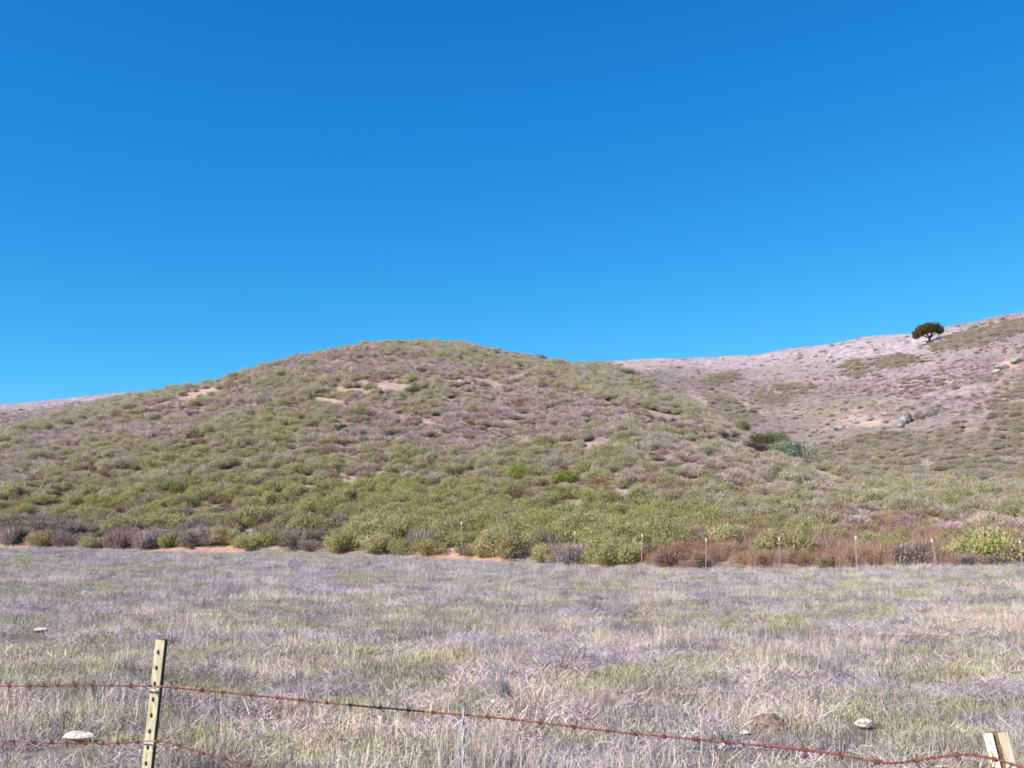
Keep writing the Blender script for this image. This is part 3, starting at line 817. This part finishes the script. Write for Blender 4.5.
outcrop(915, 422, [(-1.8, 0, .8, .7, 1.3, 0), (-.6, 1, .7, .8, 1.2, 1), (.8, .3, 1.2, .9, 1.0, 1), (2.6, .8, 1.5, 1, .8, 1), (4.4, 1.6, 1.3, .9, .6, 1), (-2.6, -1.5, .9, .7, .6, 0)], 'dark and pale rock outcrop halfway up the right hillside', 500)
outcrop(857, 424, [(-2.6, 0, 1.3, .9, .6, 0), (0, .6, 1.0, .8, .6, 0), (2.0, .2, .9, .8, .5, 0), (4.5, 1, 1.1, .7, .5, 0), (-5, .8, .9, .7, .4, 0), (7, 2, 1, .7, .5, 0)], 'scattered pale grey rocks left of the dark outcrop on the right hillside', 520)
outcrop(966, 490, [(-2.2, 0, .9, .7, .6, 0), (-.8, .6, .7, .6, .7, 1), (.5, -.2, .9, .7, .5, 0), (1.6, .6, .6, .6, .7, 1), (2.5, .2, .8, .6, .6, 1), (-3.6, .5, .8, .5, .4, 1), (-4.6, -.1, .9, .6, .4, 0)], 'pale and dark rocks in the bare bank low on the right slope', 540)
outcrop(1014, 366, [(-2, 0, 1.6, 1.1, .8, 0), (.8, 1, 1.4, 1.2, .9, 0), (2.6, .2, 1.2, 1, .7, 0), (-4, -2, 1.3, .9, .6, 0), (1, -4, 1.4, 1, .6, 0)], 'grey rocks near the right edge below the ridge', 560)
outcrop(462, 386, [(0, 0, 1.0, .8, .7, 0), (1.6, .3, .7, .6, .5, 0)], 'small pale rock beside the bare tan strip near the summit', 580)

def stone(u, v, px, py, label, seed, mat=None):
    x, y, z = ground_at(u, v, rmin=4)
    r = math.hypot(x, y); w = px / F * r / 2; h = py / F * r / 2
    o = bm_obj('stone', rock_bm(seed, w * 1.15, w * .8, h * 1.25), mat or M_STONE, None, smooth=False, label=label, category='stone')
    o.location = (x, y, z + h * 1.05); o.rotation_euler = (0, 0, .2)
stone(864, 729, 17, 9, 'cream-coloured stone lying in the grass left of the bright right post', 601)
stone(79, 742, 24, 9, 'long pale stone in the grass left of the green post', 602)
stone(40, 632, 14, 4, 'small white stone far left in the meadow', 603)
stone(722, 750, 8, 7, 'small white stone just under the sagging wire, on bare soil', 604)
stone(381, 722, 6, 6, 'small tan stone below the dark stretch of wire', 605)
stone(745, 735, 9, 4, 'flat white stone chip beside the brown soil mound', 606)

# brown burrow mound and the stick leaning over it
M_SOIL = spotty_mat('mound_soil', [(.36, (.07, .045, .035)), (.5, (.19, .125, .10)), (.64, (.32, .23, .19))], 22, bump=.8)
mx, my, mz = ground_at(770, 727, rmin=4)
bm = bmesh.new(); bmesh.ops.create_icosphere(bm, subdivisions=4, radius=1)
for v in bm.verts:
    n = float(fbm(v.co.x * 3 + 5, v.co.y * 3 + v.co.z * 2, 33))
    v.co = Vector((v.co.x * .15 * (.8 + .5 * n), v.co.y * .16 * (.8 + .5 * n), v.co.z * .09 * (.6 + .9 * n)))
o = bm_obj('soil_mound', bm, M_SOIL, label='brown mound of bare soil in the grass near the wire', category='mound'); o.location = (mx, my, mz)
M_STICK = spotty_mat('dry_wood', [(.3, (.20, .15, .13)), (.7, (.42, .34, .29))], 20)
bm = bmesh.new(); tube(bm, [(.17, -.1, .0), (.10, -.08, .12), (.02, -.06, .22), (-.05, -.05, .29)], [.012, .010, .008, .004], 6)
o = bm_obj('stick', bm, M_STICK, label='bare grey stick leaning over the brown soil mound', category='stick'); o.location = (mx, my, mz)
x, y, z = ground_at(474, 737, rmin=4)
bm = bmesh.new(); tube(bm, [(0, 0, -.05), (.10, .02, .12), (.20, .03, .24), (.31, .02, .35)], [.005, .0045, .004, .002], 5)
o = bm_obj('dry_stalk', bm, M_STICK, label='thin tan stalk slanting up behind the pale fence stay', category='stalk'); o.location = (x, y, z)
# dark dead weed clumps
for u, v, s, lab in ((294, 645, .7, 'dark grey dead weed clump leaning in the left of the meadow'), (505, 700, .65, 'mauve-grey dead weed clump above the middle of the wire')):
    x, y, z = ground_at(u, v, rmin=4)
    p = merge(blades(710, 160, .10, .2, .42, .22, .005, .3, .3))
    me = np_mesh('dead_weed', p.V, p.T, None, [M_BLADE], None, {'leaf': ('FLOAT_COLOR', p.leaf)})
    o = link('dead_weed', me, label=lab, category='weed'); o.location = (x, y, z); o.scale = (s, s, s * 1.1); o.rotation_euler = (0, -.25, 0)
    o['tint'] = [.22, .18, .185] if u < 400 else [.38, .32, .33]

# ------------------------------------------------------------------ far fence posts
M_FPOST = spotty_mat('weathered_post', [(.3, (.18, .12, .10)), (.7, (.36, .26, .22))], 8)
M_TIP = spotty_mat('white_paint', [(.3, (.52, .48, .39)), (.7, (.74, .70, .60))], 10)
def t_profile(w, d, th):
    """T section: face towards -y, web towards +y"""
    return [(-w / 2, 0), (w / 2, 0), (w / 2, th), (th / 2, th), (th / 2, d), (-th / 2, d), (-th / 2, th), (-w / 2, th)]
def extrude_profile(bm, prof, z0, z1, seg=1):
    rows = []
    for i in range(seg + 1):
        z = z0 + (z1 - z0) * i / seg
        rows.append([bm.verts.new((x, y, z)) for x, y in prof])
    n = len(prof)
    for a, b in zip(rows, rows[1:]):
        for k in range(n): bm.faces.new((a[k], a[(k + 1) % n], b[(k + 1) % n], b[k]))
    bm.faces.new(rows[0][::-1]); bm.faces.new(rows[-1])
FAR = [(462, 521, 68, 'half hidden in shrubs, leftmost of the far fence'), (575, 531, 63.5, 'deep in shrubs, second from left in the far fence'),
       (641, 534, 60, 'where the rust weeds begin, third from left in far fence'), (705, 538, 56.5, 'in rust weeds, fourth from left in the far fence'),
       (778, 537, 53, 'in rust weeds, fourth from right in the far fence'), (855, 536, 50, 'in rust weeds, third from right in the far fence'),
       (935, 539, 47, 'leaning a little, second from right in the far fence'), (1020.5, 541, 44.5, 'at the right edge, last in the far fence')]
bm = bmesh.new(); extrude_profile(bm, t_profile(.058, .05, .012), -.3, 1.17); fp_me = None
for i, (u, v, rr, lab) in enumerate(FAR):
    dx, dy, dz = pix_ray(u, v); h = math.hypot(dx, dy)
    b_ = float(np.interp(math.atan2(dx, dy), AZG, BASE_D)); rr = b_ + (1.7 if i < 3 else .25)
    x, y = rr * dx / h, rr * dy / h; ztop = EYE + rr * dz / h; zg = float(height(x, y))
    hh = max(1.0, min(ztop - zg, 2.0))
    t = empty('fence_post', (x, y, zg), label='white-tipped metal post ' + lab, category='fence post', group='posts of the far fence')
    if i == 0:
        me_body = bpy.data.meshes.new('shaft'); bm.to_mesh(me_body); bm.free(); me_body.materials.append(M_FPOST)
        b2 = bmesh.new(); extrude_profile(b2, t_profile(.064, .056, .018), 1.173, 1.30)
        bmesh.ops.recalc_face_normals(b2, faces=b2.faces); me_tip = bpy.data.meshes.new('painted_tip'); b2.to_mesh(me_tip); b2.free(); me_tip.materials.append(M_TIP)
    link('shaft', me_body, t); link('painted_tip', me_tip, t)
    t.scale = (1, 1, hh / 1.3); t.rotation_euler = (random.uniform(-.03, .03), (-.12 if i == 6 else random.uniform(-.04, .04)), random.uniform(-.4, .1))

# ------------------------------------------------------------------ near fence
def worn_paint(name, stops, rust):
    m, nt, p, out = new_mat(name)
    tc = nt.nodes.new('ShaderNodeTexCoord'); mp = nt.nodes.new('ShaderNodeMapping'); mp.inputs['Scale'].default_value = (1, 1, .3)
    nt.links.new(tc.outputs['Object'], mp.inputs[0])
    n = noise_node(nt, 42, 8, .65, mp.outputs[0]); n2 = noise_node(nt, 75, 10, .75, mp.outputs[0])
    r = ramp(nt, n.outputs[0], stops)
    k = ramp(nt, n2.outputs[0], [(.53, (0, 0, 0)), (.62, (1, 1, 1))])
    c = mix_rgb(nt, 'MIX', k.outputs[0], r.outputs[0], rust)
    nt.links.new(c, p.inputs['Base Color']); p.inputs['Roughness'].default_value = .65; p.inputs['Specular IOR Level'].default_value = .3
    b = nt.nodes.new('ShaderNodeBump'); b.inputs['Strength'].default_value = .3; b.inputs['Distance'].default_value = .003
    nt.links.new(n2.outputs[0], b.inputs['Height']); nt.links.new(b.outputs[0], p.inputs['Normal'])
    return m
M_GPOST = worn_paint('faded_green_paint', [(.36, (.40, .36, .23)), (.46, (.36, .35, .22)), (.52, (.50, .43, .28)), (.60, (.54, .44, .33)), (.68, (.54, .46, .41))], (.25, .13, .075))
M_YPOST = worn_paint('chalky_white_paint', [(.36, (.72, .58, .22)), (.48, (.84, .76, .46)), (.58, (.86, .85, .78))], (.40, .25, .10))
M_TANPOST = worn_paint('tan_flange', [(.36, (.60, .48, .18)), (.48, (.62, .50, .40)), (.6, (.70, .60, .50))], (.36, .20, .10))  # right flange only, a darker tan than the left
M_RUST = spotty_mat('rusty_steel', [(.3, (.08, .028, .022)), (.5, (.19, .066, .05)), (.7, (.30, .125, .09))], 60, rough=.8, bump=.2)
M_STUD = spotty_mat('stud_rust_web_shade', [(.3, (.035, .025, .02)), (.7, (.10, .07, .05))], 60)
M_ZINC = spotty_mat('zinc_wire', [(.3, (.36, .36, .41)), (.7, (.55, .55, .61))], 40, rough=.5, spec=.4)
M_GROOVE = spotty_mat('rusty_shade_groove', [(.35, (.10, .055, .04)), (.6, (.26, .16, .11))], 40)  # rust brown, with the shade inside the groove painted in
def at(u, v, Y):
    dx, dy, dz = pix_ray(u, v); k = Y / dy
    return Vector((dx * k, Y, EYE + dz * k))

def near_post(top, foot, yaw, mat, label, prof, studs, groove=None):
    """a steel T post; studs run down its face"""
    ax = (top - foot); L = ax.length
    t = empty('steel_fence_post', foot, label=label, category='fence post', group='posts of the near fence')
    t.rotation_mode = 'QUATERNION'
    t.rotation_quaternion = ax.to_track_quat('Z', 'Y') @ Matrix.Rotation(0, 3, 'Z').to_quaternion()
    q = ax.normalized().rotation_difference(Vector((0, 0, 1))).inverted()
    t.rotation_quaternion = q @ Matrix.Rotation(yaw, 3, 'Z').to_quaternion()
    bm = bmesh.new(); extrude_profile(bm, prof, -.35, L, 40)
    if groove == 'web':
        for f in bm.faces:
            if f.calc_center_median().y > .0055: f.material_index = 1  # web coloured near-black to deepen the shade on that side
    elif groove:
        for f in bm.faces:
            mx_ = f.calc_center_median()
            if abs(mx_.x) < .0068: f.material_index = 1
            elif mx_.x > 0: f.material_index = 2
    bmesh.ops.recalc_face_normals(bm, faces=bm.faces)
    bmesh.ops.bevel(bm, geom=[e for e in bm.edges if abs(e.verts[0].co.z - e.verts[1].co.z) > .01 and len(e.link_faces) == 2 and e.calc_face_angle(0) > .5], offset=.0008, segments=1, affect='EDGES')
    bm_obj('shaft', bm, mat, t, smooth=False)
    z = L - .045
    while studs and z > .1:
        b = bmesh.new()
        bmesh.ops.create_uvsphere(b, u_segments=10, v_segments=6, radius=1)
        for v in b.verts: v.co = Vector((v.co.x * .0058, v.co.y * .006 - .001, v.co.z * .0085))
        s = bm_obj('stud', b, M_STUD, t); s.location = (-.002, 0, z)
        z -= .0585
    return t
P1t, P1f = at(160, 640, 3.97), at(150, 640, 3.97); P1f = Vector((P1t.x - .075, 3.97, 0.0)); P1f.z = float(height(P1f.x, P1f.y))
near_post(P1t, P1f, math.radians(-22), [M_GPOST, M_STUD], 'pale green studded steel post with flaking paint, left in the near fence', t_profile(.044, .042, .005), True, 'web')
U_PROF = [(-.028, .004), (-.0065, 0), (-.0065, .012), (.0065, .012), (.0065, 0), (.029, .009), (.029, .015), (.0115, .008), (.0115, .018), (-.0115, .018), (-.0115, .008), (-.028, .010)]
P2t = at(995, 733, 2.63); P2f = Vector((P2t.x + .22, 2.63, 0.0)); P2f.z = float(height(P2f.x, P2f.y))
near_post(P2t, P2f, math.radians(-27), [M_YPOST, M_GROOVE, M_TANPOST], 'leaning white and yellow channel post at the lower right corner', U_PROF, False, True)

def smooth_path(pts, n):
    P = np.array([list(p) for p in pts]); s = np.concatenate([[0], np.cumsum(np.linalg.norm(np.diff(P, axis=0), axis=1))])
    out = []
    # Catmull-Rom over arclength
    ss = np.linspace(0, s[-1], n)
    for q in ss:
        i = int(np.clip(np.searchsorted(s, q) - 1, 0, len(P) - 2))
        p0, p1, p2, p3 = P[max(i - 1, 0)], P[i], P[i + 1], P[min(i + 2, len(P) - 1)]
        t = (q - s[i]) / (s[i + 1] - s[i] + 1e-9)
        out.append(.5 * ((2 * p1) + (-p0 + p2) * t + (2 * p0 - 5 * p1 + 4 * p2 - p3) * t * t + (-p0 + 3 * p1 - 3 * p2 + p3) * t ** 3))
    return np.array(out), s[-1]

def wire_tube(bm, C, rad, seg=5, mat_of=None):
    n = len(C); T = np.gradient(C, axis=0); T = unit(T)
    up = np.array([0, 0, 1.0]); a = unit(np.cross(T, up)); b = np.cross(T, a)
    rows = []
    for i in range(n):
        rows.append([bm.verts.new(C[i] + (a[i] * math.cos(k * 2 * math.pi / seg) + b[i] * math.sin(k * 2 * math.pi / seg)) * rad) for k in range(seg)])
    for i in range(n - 1):
        for k in range(seg):
            f = bm.faces.new((rows[i][k], rows[i][(k + 1) % seg], rows[i + 1][(k + 1) % seg], rows[i + 1][k]))
            if mat_of is not None: f.material_index = int(mat_of[i])

M_BLACK = spotty_mat('dark_steel', [(.3, (.012, .011, .011)), (.7, (.045, .035, .03))], 60, rough=.6)
def barbed(name, pts, label, black=None, seed=1, thick=.0020):
    C, L = smooth_path(pts, int(260 * 1.0)); n = max(300, int(L / .004)); C, L = smooth_path(pts, n)
    T = unit(np.gradient(C, axis=0)); a = unit(np.cross(T, [0, 0, 1.0])); b = np.cross(T, a)
    t = empty(name, (0, 0, 0), label=label, category='wire', group=None) if False else empty(name, tuple(C[0]), label=label, category='wire')
    O = C[0]
    s = np.linspace(0, L, n)
    u, _ = proj(C[:, 0], C[:, 1], C[:, 2])
    mat_of = ((u > black[0]) & (u < black[1])) if black else None  # near-black material along one stretch of the strand
    bm = bmesh.new()
    for ph in (0, math.pi):
        w = s / .034 * 2 * math.pi + ph
        H = C + (a * np.cos(w)[:, None] + b * np.sin(w)[:, None]) * thick
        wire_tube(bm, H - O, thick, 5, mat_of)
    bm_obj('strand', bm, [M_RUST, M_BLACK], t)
    g = random.Random(seed)
    q = .05
    while q < L - .03:
        i = int(q / L * (n - 1)); fr = Matrix((a[i], b[i], T[i])).transposed()
        bm = bmesh.new()
        th = np.linspace(0, 4 * math.pi, 26)
        H = np.stack([.0052 * np.cos(th), .0052 * np.sin(th), np.linspace(-.006, .006, 26)], 1)
        ends = [np.array([[.0052, 0, -.006], [.0052 + .004, -.010, -.008], [.010, -.021, -.010]]), np.array([[.0052, 0, .006], [.001, .012, .008], [-.006, .022, .011]]),
                np.array([[-.0052, 0, -.002], [-.010, .008, -.003], [-.020, .012, -.004]]), np.array([[-.0052, 0, .002], [-.002, -.010, .003], [-.002, -.022, .005]])]
        wire_tube(bm, H, .0017, 5)
        for e in ends: wire_tube(bm, e, .0014, 4)
        r = Matrix.Rotation(g.uniform(0, 6.28), 3, 'Z')
        for v in bm.verts: v.co = fr @ (r @ v.co)
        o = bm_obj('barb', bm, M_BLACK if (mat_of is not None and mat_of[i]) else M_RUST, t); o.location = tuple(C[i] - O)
        q += .105 + g.uniform(-.012, .012)
    return C
def Yw(u): return 3.93 + (2.60 - 3.93) * ((u - 155) / 840) ** 1.15 if u > 155 else 3.93 + (155 - u) * .0028
top_pts = [at(u, v, Yw(u)) for u, v in ((-260, 676), (-120, 684), (0, 686), (70, 685), (153, 686.5), (200, 690), (270, 697), (345, 704.5), (430, 712), (515, 719.5), (600, 730),
                                        (683, 738), (766, 746), (830, 753), (868, 760), (893, 763), (925, 759), (960, 754.5), (985, 757), (1012, 764), (1100, 792))]
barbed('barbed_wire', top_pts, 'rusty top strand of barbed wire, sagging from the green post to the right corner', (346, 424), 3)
low_pts = [at(u, v, Yw(u)) for u, v in ((-260, 728), (-120, 736), (0, 741), (70, 743), (120, 743), (150, 741), (170, 743), (200, 752), (240, 763), (320, 785), (500, 830), (700, 880))]
barbed('barbed_wire', low_pts, 'rusty lower strand of barbed wire across the foot of the green post', None, 5, .0015)
# wire clips that tie the strands to the posts
def clip(p, label_parent, name='wire_clip'):
    bm = bmesh.new()
    th = np.linspace(-.3, 3.5, 20)
    wire_tube(bm, np.stack([.026 * np.cos(th), -.012 - .012 * np.sin(th), .004 * np.sin(2 * th)], 1), .0016, 5)
    return bm_obj(name, bm, M_ZINC, None, label=label_parent, category='wire clip')
c1 = clip(None, 'thin wire clip holding the top strand to the green post'); c1.location = at(156, 686, 3.955)
c2 = clip(None, 'thin wire clip holding the lower strand to the green post'); c2.location = at(152, 741, 3.955)
# a thin pale stay hanging in the wire
ys = Yw(469) - .012
s0 = at(469, 708, ys)
bm = bmesh.new(); zg = float(height(s0.x, s0.y))
tt = np.linspace(0, 1, 160); wz = tt * 60
for ph in (0, math.pi):
    wire_tube(bm, np.stack([.003 * np.cos(wz + ph) + .02 * (1 - tt), .003 * np.sin(wz + ph), (s0.z - zg + .05) * tt - .05], 1), .0026, 6)
o = bm_obj('fence_stay', bm, M_ZINC, label='thin pale twisted wire stay upright under the middle of the top strand', category='fence stay'); o.location = (s0.x - .02, s0.y, zg)
